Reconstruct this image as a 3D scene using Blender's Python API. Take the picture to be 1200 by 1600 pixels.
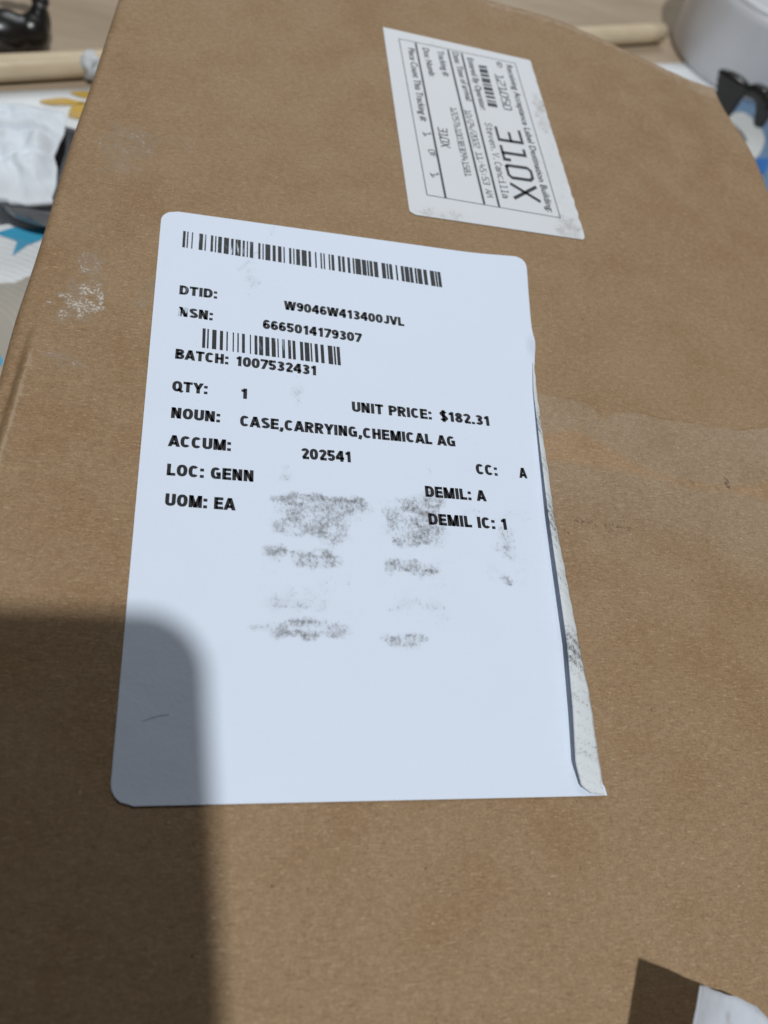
import bpy, bmesh, math, random
import numpy as np
from mathutils import Matrix, Vector, noise as mnoise

# All tables below are real positions in millimetres: x to the right of the big label, y up the label,
# z = 0 on the top of the cardboard box, z = -150 on the table the box stands on.
CAM_POS = (7.485, -30.02, 160.148)
CAM_ROT = [(0.967099, -0.063738, -0.246285), (-0.067598, 0.868919, -0.490317), (0.245254, 0.490834, 0.836022)]
LABEL_TEXT = [('DTID:', (5.73, 122.91), (15.04, 122.94)), ('W9046W413400JVL', (31.95, 122.16), (64.25, 121.44)), ('NSN:', (5.8, 115.71), (14.17, 115.52)), ('6665014179307', (26.58, 114.87), (52.34, 114.02)), ('BATCH:', (5.81, 102.23), (18.34, 102.11)), ('1007532431', (20.25, 102.02), (39.83, 101.59)), ('QTY:', (5.64, 92.52), (13.74, 92.53)), ('1', (21.57, 92.29), (22.94, 92.27)), ('UNIT PRICE:', (48.48, 91.59), (68.96, 91.41)), ('$182.31', (71.1, 91.4), (84.35, 91.15)), ('NOUN:', (5.81, 84.87), (16.85, 84.77)), ('CASE,CARRYING,CHEMICAL AG', (21.43, 84.32), (74.32, 83.78)), ('ACCUM:', (5.58, 77.11), (19.51, 77.1)), ('202541', (35.69, 76.55), (47.45, 76.65)), ('CC:', (78.84, 76.2), (84.43, 76.16)), ('A', (90.14, 76.13), (92.34, 76.06)), ('LOC: GENN', (5.77, 69.43), (24.72, 69.33)), ('DEMIL: A', (65.09, 68.67), (80.53, 68.55)), ('UOM: EA', (5.86, 61.8), (20.9, 61.64)), ('DEMIL IC: 1', (65.16, 61.19), (84.63, 61.05))]
BARCODE_A = ([(5.57, 145.41), (76.43, 143.6), (76.42, 137.76), (5.59, 139.4)], [(0.0004, 0.0102), (0.0154, 0.0202), (0.0323, 0.0368), (0.0593, 0.0735), (0.08, 0.0854), (0.1018, 0.1112), (0.1177, 0.1227), (0.1289, 0.1428), (0.1503, 0.1689), (0.1764, 0.1863), (0.1929, 0.213), (0.2196, 0.2281), (0.2351, 0.2401), (0.2469, 0.2598), (0.2783, 0.2868), (0.294, 0.2991), (0.305, 0.3241), (0.3325, 0.3444), (0.3529, 0.3665), (0.3737, 0.379), (0.3952, 0.4042), (0.411, 0.4162), (0.4223, 0.4373), (0.4438, 0.4632), (0.4699, 0.4799), (0.4954, 0.5013), (0.5163, 0.5224), (0.5283, 0.5338), (0.5485, 0.5544), (0.5595, 0.5705), (0.5857, 0.5959), (0.6014, 0.6121), (0.6227, 0.6334), (0.6432, 0.6502), (0.6539, 0.6759), (0.6806, 0.6974), (0.7008, 0.7077), (0.7111, 0.7228), (0.728, 0.7445), (0.7596, 0.7753), (0.7795, 0.7867), (0.7905, 0.8028), (0.8167, 0.8239), (0.8377, 0.8497), (0.8535, 0.8709), (0.8737, 0.8867), (0.8944, 0.9026), (0.9056, 0.9235), (0.9307, 0.9454), (0.9579, 0.976), (0.9794, 0.9873), (0.9901, 1.003)])
BARCODE_B = ([(11.89, 112.65), (46.11, 111.65), (46.21, 105.66), (11.96, 106.46)], [(-0.0003, 0.0213), (0.0333, 0.0447), (0.068, 0.099), (0.1226, 0.1451), (0.1688, 0.1793), (0.2134, 0.2228), (0.2467, 0.2572), (0.28, 0.301), (0.3363, 0.3451), (0.3699, 0.3912), (0.4026, 0.4324), (0.4479, 0.478), (0.4934, 0.5235), (0.5363, 0.546), (0.5702, 0.5909), (0.6143, 0.6359), (0.6476, 0.6692), (0.7028, 0.7264), (0.7372, 0.772), (0.7807, 0.7927), (0.8126, 0.8365), (0.8563, 0.8812), (0.9112, 0.9463), (0.9553, 0.9696), (0.9787, 1.0026)])
FOLD_LINE = [(100.43, 114.39), (99.41, 103.96), (98.62, 85.81), (97.57, 66.88), (97.69, 50.47), (97.59, 32.69), (97.64, 17.42), (96.94, 6.72), (96.88, 2.69), (97.15, -0.05)]
FOLD_FREE = [(99.85, 113.7, 0.5), (98.21, 103.35, 0.9), (96.62, 84.74, 1.6), (95.11, 65.69, 2.1), (94.3, 49.3, 2.4), (93.53, 31.8, 2.4), (92.02, 16.81, 2.3), (90.75, 6.4, 1.9), (91.52, 1.84, 1.1), (93.77, 0.39, 0.6)]
LABEL_CORNERS = [(-0.26, 152.4), (104.08, 153.6), (97.32, 0.0), (-0.0, -0.0)]
LABEL_RIGHT = [(104.08, 153.6), (102.85, 137.4), (101.39, 121.61), (100.6, 114.66), (99.58, 104.21), (98.79, 86.02), (97.74, 67.07), (97.86, 50.62), (97.76, 32.81), (97.81, 17.51), (97.11, 6.79), (97.04, 2.75), (97.32, 0.0)]
SMUDGES = [(40.5, 65.29, 10.9, 2.12, 1.0), (38.8, 62.33, 9.5, 2.08, 0.7), (35.97, 59.02, 7.1, 2.7, 0.8), (42.82, 58.51, 3.99, 4.54, 0.62), (56.0, 66.57, 4.99, 1.74, 0.35), (29.76, 51.52, 2.55, 1.78, 0.9), (38.62, 50.94, 5.61, 1.8, 0.9), (35.13, 34.27, 10.21, 2.13, 0.8), (34.22, 40.12, 6.04, 3.53, 0.5), (61.77, 61.7, 7.3, 5.88, 0.78), (65.81, 67.33, 4.74, 2.65, 0.75), (61.39, 57.42, 6.46, 2.25, 0.8), (59.58, 49.63, 6.67, 1.76, 0.9), (56.69, 32.61, 4.92, 1.59, 0.8), (60.62, 40.63, 6.89, 1.9, 0.35), (83.3, 55.92, 2.67, 2.31, 0.62), (82.63, 47.74, 2.21, 0.98, 0.8), (23.19, 128.34, 2.46, 4.53, 0.25), (34.77, 96.05, 1.17, 5.44, 0.35), (32.19, 72.36, 1.1, 2.61, 0.4), (65.9, 78.09, 0.65, 4.71, 0.3), (83.73, 59.94, 2.04, 2.62, 0.5), (82.44, 65.06, 8.99, 1.79, 0.25), (48.93, 37.23, 3.84, 4.82, 0.12), (36.36, 44.49, 10.87, 11.6, 0.2), (61.67, 48.0, 9.61, 18.27, 0.2), (83.8, 52.37, 5.59, 7.65, 0.22), (64.97, 102.37, 0.86, 8.52, 0.0), (29.19, 149.56, 1.04, 3.76, 0.3), (23.72, 132.41, 1.41, 7.55, 0.42)]
SMALL_CORNERS = [(67.89, 259.8), (123.41, 258.67), (126.93, 166.71), (69.6, 165.97)]
SMALL_FRAME = [(73.32, 254.66), (116.85, 254.61), (119.77, 175.1), (75.85, 175.57)]
SMALL_RULES = [[(79.31, 254.27), (81.78, 175.51)], [(91.21, 254.14), (94.34, 175.65)], [(96.29, 253.94), (99.23, 175.45)]]
SMALL_TEXT = [('sans', 'Piece Count This Tracking #:', (76.19, 250.43), (77.17, 210.92), 2.4), ('mono', '1', (77.17, 205.47), (77.63, 203.53), 2.9), ('mono', 'OF', (78.11, 197.08), (79.12, 193.36), 2.2), ('mono', '1', (77.72, 186.0), (78.36, 184.09), 2.9), ('sans', 'Doc Numb:', (81.58, 252.25), (82.67, 236.28), 2.4), ('mono', '310X', (82.66, 209.57), (82.87, 199.6), 3.3), ('sans', 'Tracking #:', (86.96, 252.52), (87.87, 237.95), 2.4), ('mono', '1225761003830941581', (88.28, 221.38), (89.44, 187.37), 2.3), ('sans', 'Date: Time of arrival:', (92.64, 253.48), (94.77, 226.35), 2.35), ('mono', '10/24/2022 11:45:53 AM', (93.24, 221.46), (95.67, 179.13), 2.3), ('sans', 'Entered By Operator:', (98.11, 251.9), (99.54, 223.08), 2.35), ('mono', 'Steven.V.Cancilla', (99.84, 216.62), (101.03, 180.06), 2.6), ('sans', 'ID', (109.28, 253.06), (109.63, 250.01), 1.9), ('mono', '121050', (107.61, 245.6), (108.15, 225.85), 3.3), ('bold', '310X', (103.19, 215.55), (104.91, 180.07), 9.38), ('sans', 'Receiving Acceptance Label Destination Building:', (112.95, 252.59), (115.71, 176.94), 2.4)]
SMALL_BARCODE = [(101.95, 248.8), (105.04, 249.16), (106.01, 226.09), (102.47, 225.96)]
PALE_POLY = [(95.46, 104.98), (101.78, 104.06), (115.52, 101.86), (117.07, 99.26), (118.95, 97.35), (120.86, 99.91), (127.9, 100.93), (135.48, 99.63), (153.4, 98.57), (159.49, 98.13), (180.13, 102.15), (158.88, 33.9), (93.8, 32.26)]
BAND_POLY = [(97.77, 91.51), (110.06, 93.65), (119.14, 88.05), (126.44, 83.11), (136.27, 80.6), (143.8, 79.85), (151.57, 79.51), (173.44, 83.85), (169.6, 73.33), (150.6, 76.43), (142.73, 76.19), (131.81, 78.23), (117.39, 80.31), (96.05, 81.47)]
SCUFFS = [(-17.87, 116.92, 4.25, 6.17, 0.95), (-15.74, 128.45, 3.3, 4.88, 0.6), (-13.25, 130.02, 2.97, 1.63, 0.5), (-2.82, 120.54, 2.77, 2.11, 0.5), (-1.22, 126.2, 1.3, 3.27, 0.35), (-18.65, 100.19, 3.19, 2.63, 0.55), (-10.06, 177.39, 6.62, 6.1, 0.55), (-11.89, 168.61, 4.86, 5.6, 0.4), (1.87, 180.56, 4.31, 3.46, 0.25), (-18.37, 143.18, 2.26, 6.97, 0.25)]
STAINS = [(104.77, 65.14, 4.8, 1.56, 0.8), (113.18, 63.64, 7.52, 1.84, 0.8), (100.7, 61.92, 1.29, 0.9, 0.9), (150.82, 79.64, 1.22, 2.92, 1), (139.86, 79.31, 0.89, 1.02, 0.9), (115.73, 20.41, 2.42, 1.1, 0.3), (105.01, 91.37, 1.87, 1.77, 0.5), (69.71, -5.33, 5.88, 4.46, 0.22), (33.2, 65.23, 2.17, 1.25, 0), (15.93, -11.49, 1.09, 5.79, 0.5), (-1.05, -11.31, 5.13, 5.11, 0.35)]
SPECKS = [(57.32, -12.49), (88.73, -13.25), (83.13, -18.45), (35.03, -14.68), (50.53, -19.05), (119.31, -30.63), (126.07, 89.35), (149.67, 66.09), (108.78, 111.3), (106.54, 120.05), (131.87, 50.26), (68.67, 183.49), (120.27, 43.02), (106.18, 35.81), (68.7, -31.02), (-19.98, 97.93), (15.41, -24.28), (130.67, 81.1), (43.75, -26.48)]
YELLOW = [(-75.05, 391.11), (-71.21, 393.89), (-63.49, 397.28), (-56.26, 397.2), (-51.92, 396.8), (-55.91, 393.98), (-65.95, 390.5), (-71.69, 389.91)]
YELLOW2 = [(-60.85, 403.09), (-57.07, 404.79), (-47.99, 407.53), (-47.45, 402.03), (-54.62, 400.47)]
YELLOW3 = [(-59.65, 386.33), (-58.86, 390.92), (-54.17, 396.15), (-50.04, 394.58), (-48.98, 383.95), (-58.56, 382.33)]
BLUE_LEAF = [(-82.04, 289.63), (-74.37, 295.12), (-68.69, 295.44), (-56.67, 298.84), (-58.78, 292.25), (-63.13, 287.9), (-67.24, 284.5), (-72.36, 276.75), (-71.71, 286.17), (-76.17, 287.83)]
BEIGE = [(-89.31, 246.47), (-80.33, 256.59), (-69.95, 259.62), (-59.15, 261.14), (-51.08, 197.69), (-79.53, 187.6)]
BLUE_RING = [(391.84, 517.84), (408.23, 534.12), (425.78, 535.37), (434.3, 518.51), (424.15, 489.67), (407.05, 467.4), (390.52, 454.95), (381.45, 467.83)]
WHITE_OVAL = [(384.97, 504.67), (402.06, 518.5), (410.97, 508.22), (412.84, 493.94), (407.04, 480.12), (395.27, 464.41), (387.25, 469.33)]
BLUE_DEEP = [(393.09, 461.09), (401.14, 465.9), (407.71, 466.17), (397.12, 447.74), (391.44, 449.74)]
SLATE = [(399.24, 457.12), (413.31, 476.05), (438.19, 489.73), (410.78, 414.7), (393.06, 423.61)]
TEAL = [(-72.26, 217.29), (-68.53, 216.38), (-67.42, 212.27), (-71.27, 210.69)]
CLOTH_EDGE = [(-95.11, 393.87), (-54.66, 407.22), (346.71, 562.57)]
ROD = [(-95.77, 404.43), (344.38, 590.34)]
BOWL = [(-72.55, 331.11)]
TOWEL = [(-83.81, 343.51), (-63.01, 348.12), (-54.22, 339.93), (-53.56, 316.69), (-54.49, 285.0), (-74.66, 281.22)]
KNOB = [(-93.67, 452.56)]
BAND = [(394.09, 510.96), (425.98, 539.35)]
TISSUE = [(-52.82, 422.21)]
PAPER_EDGE = [(98.0, -34.2, 18), (102.23, -34.5, 12.5), (106.42, -35.13, 8), (110.53, -36.09, 5), (114.05, -37.03, 3.4), (118.81, -38.6, 2.4), (120.96, -41.32, 2.0)]
PAPER_LEFT = (95.9, -38.64, 17)
CREASE = [(4.56, 15.13), (6.02, 15.74), (7.73, 16.23), (9.35, 16.48)]
BOWL_POS = (-59.74, 319.15)
TOWEL_QUAD = [(-101.45, 281.34), (-54.11, 291.28), (-57.1, 356.36), (-109.33, 356.85)]
KNOB_POS = (-92.46, 434.12)
STRAP_POS = (369.17, 490.06)
TISSUE_POS = (-51.76, 418.45)

MM = 0.001
TABLE_Z = -150.0
scene = bpy.context.scene
for o in list(bpy.data.objects):
    bpy.data.objects.remove(o)

# ------------------------------------------------------------------ camera
cam_data = bpy.data.cameras.new('camera')
cam = bpy.data.objects.new('camera', cam_data)
scene.collection.objects.link(cam)
ROT = Matrix([list(r) for r in CAM_ROT])
cam.matrix_world = Matrix.Translation(Vector(CAM_POS) * MM) @ ROT.to_4x4()
cam_data.sensor_fit = 'VERTICAL'
cam_data.sensor_height = 36.0
cam_data.lens = 36.0 * 1300.0 / 1600.0
cam_data.clip_start = 0.003
cam_data.clip_end = 50.0
cam_data.dof.use_dof = True
cam_data.dof.focus_distance = 0.196
cam_data.dof.aperture_fstop = 14.5
scene.camera = cam

# ------------------------------------------------------------------ light
world = bpy.data.worlds.new('World')
scene.world = world
world.use_nodes = True
bg = world.node_tree.nodes['Background']
bg.inputs['Color'].default_value = (0.93, 0.98, 1.06, 1)
bg.inputs['Strength'].default_value = 0.048
LDIR = Vector((-0.05, 0.29, -1.0)).normalized()      # way the light travels
ld = bpy.data.lights.new('ceiling_lamp', 'AREA')
ld.shape = 'DISK'
ld.size = 0.085
ld.energy = 48.5
ld.color = (0.95, 0.985, 1.0)
lamp = bpy.data.objects.new('ceiling_lamp', ld)
lamp.location = Vector((0.01, 0.02, 0)) - LDIR * 2.6
lamp.rotation_euler = LDIR.to_track_quat('-Z', 'Y').to_euler()
scene.collection.objects.link(lamp)

# added soft fill lamp, no window seen; brightens the far end, adds sheen
wd = bpy.data.lights.new('fill_light', 'AREA')
wd.shape = 'RECTANGLE'
wd.size, wd.size_y = 0.9, 0.8
wd.energy = 9.0
wd.color = (0.92, 0.97, 1.0)
fill_lamp = bpy.data.objects.new('fill_light', wd)
fill_lamp.location = (0.30, 1.5, 0.95)
fill_lamp.rotation_euler = (Vector((0.05, 0.1, 0)) - Vector(fill_lamp.location)).to_track_quat('-Z', 'Y').to_euler()
scene.collection.objects.link(fill_lamp)

vs = scene.view_settings
vs.view_transform = 'Standard'
vs.look = 'None'
vs.exposure = 0.0
vs.gamma = 1.0
vs.use_curve_mapping = False

random.seed(7)
rng = np.random.default_rng(7)

# ------------------------------------------------------------------ helpers
def link(name, mesh, mat=None, parent=None, smooth=False):
    o = bpy.data.objects.new(name, mesh)
    scene.collection.objects.link(o)
    if mat is not None:
        mesh.materials.append(mat)
    if parent is not None:
        o.parent = parent
    if smooth:
        mesh.polygons.foreach_set('use_smooth', [True] * len(mesh.polygons))
    return o

def empty(name, loc=(0, 0, 0)):
    o = bpy.data.objects.new(name, None)
    o.empty_display_size = 0.02
    o.location = Vector(loc) * MM
    scene.collection.objects.link(o)
    return o

def tag(o, label, cat=None, group=None):
    o['label'] = label
    if cat: o['category'] = cat
    if group: o['group'] = group
    return o

def mesh_from(verts, faces, scale=MM, origin=(0, 0, 0)):
    m = bpy.data.meshes.new('m')
    og = Vector(origin)
    m.from_pydata([((v[0] - og.x) * scale, (v[1] - og.y) * scale, (v[2] - og.z) * scale) for v in verts], [], faces)
    m.update()
    return m

def bm_mesh(bm):
    m = bpy.data.meshes.new('m')
    bm.normal_update()
    bm.to_mesh(m)
    bm.free()
    return m

class NT:
    """small node-tree builder"""
    def __init__(self, name):
        self.mat = bpy.data.materials.new(name)
        self.mat.use_nodes = True
        self.nt = self.mat.node_tree
        self.bsdf = self.nt.nodes['Principled BSDF']
        self.co = self.nt.nodes.new('ShaderNodeTexCoord').outputs['Object']
    def n(self, t, **kw):
        nd = self.nt.nodes.new(t)
        for k, v in kw.items(): setattr(nd, k, v)
        return nd
    def put(self, sock, v):
        if isinstance(v, bpy.types.NodeSocket): self.nt.links.new(v, sock)
        else: sock.default_value = v
    def math(self, op, a, b=0.0, c=0.0, clamp=False):
        nd = self.n('ShaderNodeMath', operation=op, use_clamp=clamp)
        for i, v in enumerate((a, b, c)): self.put(nd.inputs[i], v)
        return nd.outputs[0]
    def mapping(self, scale=(1, 1, 1), rot=(0, 0, 0), loc=(0, 0, 0), vec=None):
        nd = self.n('ShaderNodeMapping')
        self.put(nd.inputs['Vector'], vec if vec is not None else self.co)
        nd.inputs['Scale'].default_value = scale
        nd.inputs['Rotation'].default_value = rot
        nd.inputs['Location'].default_value = loc
        return nd.outputs[0]
    def noise(self, scale, detail=4, rough=0.55, vec=None, dist=0.0):
        nd = self.n('ShaderNodeTexNoise')
        self.put(nd.inputs['Vector'], vec if vec is not None else self.co)
        nd.inputs['Scale'].default_value = scale
        nd.inputs['Detail'].default_value = detail
        nd.inputs['Roughness'].default_value = rough
        nd.inputs['Distortion'].default_value = dist
        return nd.outputs['Fac']
    def attr(self, name):
        return self.n('ShaderNodeAttribute', attribute_name=name).outputs['Fac']
    def ramp(self, v, a, b, lo=0.0, hi=1.0):
        nd = self.n('ShaderNodeMapRange')
        nd.clamp = True
        self.put(nd.inputs['Value'], v)
        nd.inputs['From Min'].default_value = a; nd.inputs['From Max'].default_value = b
        nd.inputs['To Min'].default_value = lo; nd.inputs['To Max'].default_value = hi
        return nd.outputs[0]
    def mix(self, f, a, b, mode='MIX'):
        nd = self.n('ShaderNodeMix', data_type='RGBA', blend_type=mode)
        self.put(nd.inputs[0], f)
        self.put(nd.inputs[6], a); self.put(nd.inputs[7], b)
        return nd.outputs[2]
    def bump(self, h, strength, dist):
        nd = self.n('ShaderNodeBump')
        self.put(nd.inputs['Height'], h)
        nd.inputs['Strength'].default_value = strength
        nd.inputs['Distance'].default_value = dist
        self.put(self.bsdf.inputs['Normal'], nd.outputs[0])
    def done(self, color=None, rough=0.6, spec=0.5):
        if color is not None: self.put(self.bsdf.inputs['Base Color'], color)
        self.put(self.bsdf.inputs['Roughness'], rough)
        self.put(self.bsdf.inputs['Specular IOR Level'], spec)
        return self.mat

def rgb(r, g, b): return (r, g, b, 1.0)

# ------------------------------------------------------------------ materials
def mat_cardboard():
    t = NT('kraft_cardboard')
    # broad tone changes of the recycled sheet, then centimetre mottle
    big = t.noise(7, 4, 0.55)
    c = t.mix(t.ramp(big, 0.36, 0.66), rgb(0.281, 0.173, 0.089), rgb(0.310, 0.205, 0.113))
    mott = t.noise(55, 5, 0.62)
    c = t.mix(t.ramp(mott, 0.42, 0.62, 0, 0.6), c, rgb(0.329, 0.220, 0.127))
    c = t.mix(t.ramp(mott, 0.44, 0.30, 0, 0.45), c, rgb(0.260, 0.154, 0.072))
    # fibres lying every way
    for k, (ang, sc) in enumerate(((0.35, 1.0), (1.25, 1.2), (2.05, 0.85), (2.8, 1.05))):
        v = t.mapping((430 * sc, 2500 * sc, 400), (0, 0, ang), (k * 3.1, k * 1.7, 0))
        f = t.noise(1.0, 3, 0.65, v, 0.25)
        c = t.mix(t.ramp(f, 0.60, 0.76, 0, 0.72), c, rgb(0.487, 0.357, 0.230))
        c = t.mix(t.ramp(f, 0.39, 0.25, 0, 0.62), c, rgb(0.150, 0.078, 0.034))
    fine = t.noise(1700, 4, 0.8)
    c = t.mix(t.ramp(fine, 0.30, 0.70), t.mix(1.0, c, rgb(0.80, 0.785, 0.77), 'MULTIPLY'), t.mix(1.0, c, rgb(1.22, 1.235, 1.25), 'MULTIPLY'))
    mid = t.noise(620, 4, 0.75)
    c = t.mix(t.ramp(mid, 0.33, 0.67), t.mix(1.0, c, rgb(0.89, 0.875, 0.86), 'MULTIPLY'), t.mix(1.0, c, rgb(1.10, 1.11, 1.12), 'MULTIPLY'))
    # scattered pale flecks
    vf = t.n('ShaderNodeTexVoronoi'); t.put(vf.inputs['Vector'], t.mapping((1, 1.7, 1), (0, 0, 0.7))); vf.inputs['Scale'].default_value = 260
    fl = t.math('MULTIPLY', t.ramp(vf.outputs['Distance'], 0.10, 0.05), t.math('GREATER_THAN', t.noise(130, 1), 0.62))
    c = t.mix(t.math('MULTIPLY', fl, 0.6), c, rgb(0.597, 0.481, 0.365))
    # pale layer left where tape pulled the surface away, with its warm band
    wob = t.math('MULTIPLY', t.math('SUBTRACT', t.noise(210, 5, 0.65), 0.5), 2.6)
    pale = t.math('ADD', t.attr('pale'), wob)
    fade = t.attr('palefade')
    pm = t.math('MULTIPLY', t.ramp(pale, 0.0, 0.5), fade)
    c = t.mix(t.math('MULTIPLY', pm, 0.50), c, t.mix(1.0, c, rgb(1.10, 1.27, 1.62), 'MULTIPLY'))
    band = t.math('MULTIPLY', t.ramp(t.math('ADD', t.attr('band'), wob), -0.2, 1.6), 0.65)
    c = t.mix(band, c, t.mix(1.0, c, rgb(1.10, 0.97, 0.78), 'MULTIPLY'))
    rim = t.math('MULTIPLY', t.ramp(t.math('ABSOLUTE', t.math('ADD', pale, 0.1)), 0.30, 0.02), t.math('MULTIPLY', fade, t.ramp(t.noise(70, 2), 0.42, 0.6)))
    c = t.mix(t.math('MULTIPLY', rim, 0.7), c, rgb(0.199, 0.114, 0.053))
    # dirt
    st = t.math('ADD', t.attr('stain'), t.math('MULTIPLY', t.math('SUBTRACT', t.noise(1100, 3, 0.7), 0.5), 2.4))
    c = t.mix(t.ramp(st, 0.80, 1.15, 0, 0.75), c, rgb(0.085, 0.048, 0.021))
    vor = t.n('ShaderNodeTexVoronoi'); t.put(vor.inputs['Vector'], t.co); vor.inputs['Scale'].default_value = 150
    dots = t.math('MULTIPLY', t.ramp(vor.outputs['Distance'], 0.055, 0.03), t.math('GREATER_THAN', t.noise(90, 1), 0.6))
    c = t.mix(t.math('MULTIPLY', dots, 0.7), c, rgb(0.119, 0.065, 0.029))
    # white shiny scuffs
    sc = t.math('ADD', t.attr('scuff'), t.math('MULTIPLY', t.math('SUBTRACT', t.noise(1250, 4, 0.75), 0.5), 3.0))
    sm = t.ramp(sc, 0.88, 1.25)
    sg = t.ramp(t.math('ADD', t.attr('scuff'), t.math('MULTIPLY', t.noise(300, 3), 0.6)), 0.40, 1.0, 0, 0.45)
    c = t.mix(sg, c, rgb(0.289, 0.227, 0.172))
    c = t.mix(t.math('MULTIPLY', sm, 0.66), c, rgb(0.72, 0.68, 0.62))
    wear = t.math('ADD', t.attr('edgewear'), t.math('MULTIPLY', t.math('SUBTRACT', t.noise(330, 4, 0.7), 0.5), 1.5))
    c = t.mix(t.ramp(wear, 0.45, 0.8, 0, 0.6), c, rgb(0.418, 0.318, 0.227))
    # flutes of the board print through very faintly
    fx = t.mapping((1, 1, 1), (0, 0, 0.085))
    wv = t.n('ShaderNodeTexWave', wave_type='BANDS', bands_direction='Y'); t.put(wv.inputs['Vector'], fx)
    wv.inputs['Scale'].default_value = 48; wv.inputs['Distortion'].default_value = 0.6
    h = t.math('ADD', t.math('ADD', t.math('MULTIPLY', fine, 0.35), t.math('MULTIPLY', mid, 0.7)),
               t.math('ADD', t.math('MULTIPLY', mott, 2.2), t.math('MULTIPLY', pm, -0.35)))
    h = t.math('ADD', h, t.math('MULTIPLY', wv.outputs['Fac'], 0.18))
    t.bump(h, 0.6, 0.00025)
    return t.done(c, t.math('SUBTRACT', 0.74, t.math('MULTIPLY', sm, 0.4)), 0.32)

def mat_label(name, base, dirt=1.0, soot=(0.07, 0.062, 0.064)):
    t = NT(name)
    c = t.mix(t.ramp(t.noise(60, 3), 0.3, 0.7), rgb(*[x * 0.985 for x in base]), rgb(*base))
    grain = t.noise(1400, 3, 0.75)
    # soot rubbed off in patches: the attribute gives where, the noise the broken speckle
    v = t.mapping((1.15, 0.85, 1.0), (0, 0, 0.1))
    g2 = t.noise(1150, 6, 0.78, v)
    d = t.attr('smudge')
    s = t.math('ADD', t.math('MULTIPLY', d, 0.95), t.math('MULTIPLY', t.math('SUBTRACT', g2, 0.5), 2.6))
    core = t.math('MULTIPLY', t.ramp(s, 0.42, 1.12), t.ramp(d, 0.02, 0.18))
    c = t.mix(t.math('MULTIPLY', core, 0.85 * dirt), c, rgb(*soot))
    haze = t.math('MULTIPLY', t.ramp(t.math('MULTIPLY', d, t.noise(240, 4, 0.6)), 0.08, 0.7), 0.42 * dirt)
    c = t.mix(haze, c, rgb(*[x * 0.5 + 0.27 for x in soot]))
    if 'underside' in name:      # grit and board fibres caught in the glue
        sp = t.math('MULTIPLY', t.ramp(t.noise(1700, 2, 0.6), 0.57, 0.66), t.ramp(d, 0.1, 0.75))
        c = t.mix(t.math('MULTIPLY', sp, 0.9), c, rgb(0.035, 0.033, 0.034))
        fb = t.ramp(t.noise(420, 3, 0.6), 0.60, 0.72, 0, 0.5)
        c = t.mix(fb, c, rgb(0.50, 0.44, 0.37))
    # stray grime
    g = t.math('MULTIPLY', t.ramp(t.noise(1000, 4, 0.8), 0.69, 0.80), t.ramp(t.noise(45, 3), 0.48, 0.7))
    c = t.mix(t.math('MULTIPLY', g, 0.35), c, rgb(0.35, 0.34, 0.36))
    t.bump(t.math('ADD', t.math('ADD', t.noise(95, 3), t.math('MULTIPLY', t.noise(26, 2), 3.4)), t.math('MULTIPLY', grain, 0.25)), 0.75, 0.00026)
    return t.done(c, 0.55, 0.35)

def mat_ink(name='printed_ink', base=(0.014, 0.013, 0.016), paper=(0.62, 0.70, 0.80), wearlo=0.65, wear=True):
    t = NT(name)
    c = rgb(*base)
    if wear:
        f = t.noise(2600, 3, 0.7)
        c = t.mix(t.ramp(f, wearlo, wearlo + 0.10, 0, 0.55), c, rgb(*paper))
        v = t.mapping((900, 160, 300), (0, 0, 0.75))
        sc = t.math('MULTIPLY', t.ramp(t.noise(1.0, 2, 0.6, v), 0.56, 0.68), t.attr('scratch'))
        c = t.mix(sc, c, rgb(*paper))
    return t.done(c, 0.5, 0.35)

def plain(name, col, rough=0.5, spec=0.5, var=0.0, scale=60, bump=0.0, metal=0.0):
    t = NT(name)
    c = rgb(*col)
    nz = t.noise(scale, 4, 0.6)
    if var:
        c = t.mix(t.ramp(nz, 0.3, 0.7), rgb(*[x * (1 - var) for x in col]), rgb(*[min(1, x * (1 + var)) for x in col]))
    if bump: t.bump(nz, 0.5, bump)
    t.bsdf.inputs['Metallic'].default_value = metal
    return t.done(c, rough, spec)

CARD = mat_cardboard()
LABEL = mat_label('label_paper', (0.735, 0.803, 0.925))
ADHESIVE = mat_label('label_underside', (0.74, 0.77, 0.79), 1.0)
OLDLABEL = mat_label('yard_label_paper', (0.70, 0.712, 0.74), 0.75, (0.26, 0.20, 0.15))
INK = mat_ink()
INK2 = mat_ink('thin_printed_ink', (0.025, 0.032, 0.042), (0.4, 0.43, 0.47), 0.76)

INK3 = mat_ink('faint_printed_ink', (0.085, 0.095, 0.11), (0.45, 0.48, 0.52), 0.68)

# ------------------------------------------------------------------ the table
def table_material():
    t = NT('pale_board')
    v = t.mapping((2.2, 14, 10), (0, 0, -0.40))
    g = t.noise(3.2, 6, 0.65, v, 0.6)
    c = t.mix(t.ramp(g, 0.3, 0.7), rgb(0.32, 0.235, 0.16), rgb(0.45, 0.35, 0.25))
    c = t.mix(t.ramp(t.noise(14, 3), 0.4, 0.65, 0, 0.55), c, rgb(0.38, 0.30, 0.21))
    t.bump(g, 0.3, 0.001)
    return t.done(c, 0.6, 0.35)

bm = bmesh.new()
bmesh.ops.create_cube(bm, size=1.0, matrix=Matrix.Translation(Vector((150, 350, TABLE_Z - 15)) * MM) @ Matrix.Rotation(0.38, 4, 'Z') @ Matrix.Diagonal((2.4, 1.9, 0.03, 1)))
bmesh.ops.bevel(bm, geom=bm.edges[:], offset=0.003, segments=2, affect='EDGES')
tb = link('tabletop', bm_mesh(bm), table_material())
tb['kind'] = 'structure'

# ------------------------------------------------------------------ cardboard box
BU = Vector((0.085, 0.9964)); BV = Vector((0.9964, -0.085))       # along the length, across the width
B0 = Vector((-26.6, 163.0)) - BU * 262.0
BW, BL = 231.5, 405.5

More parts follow.
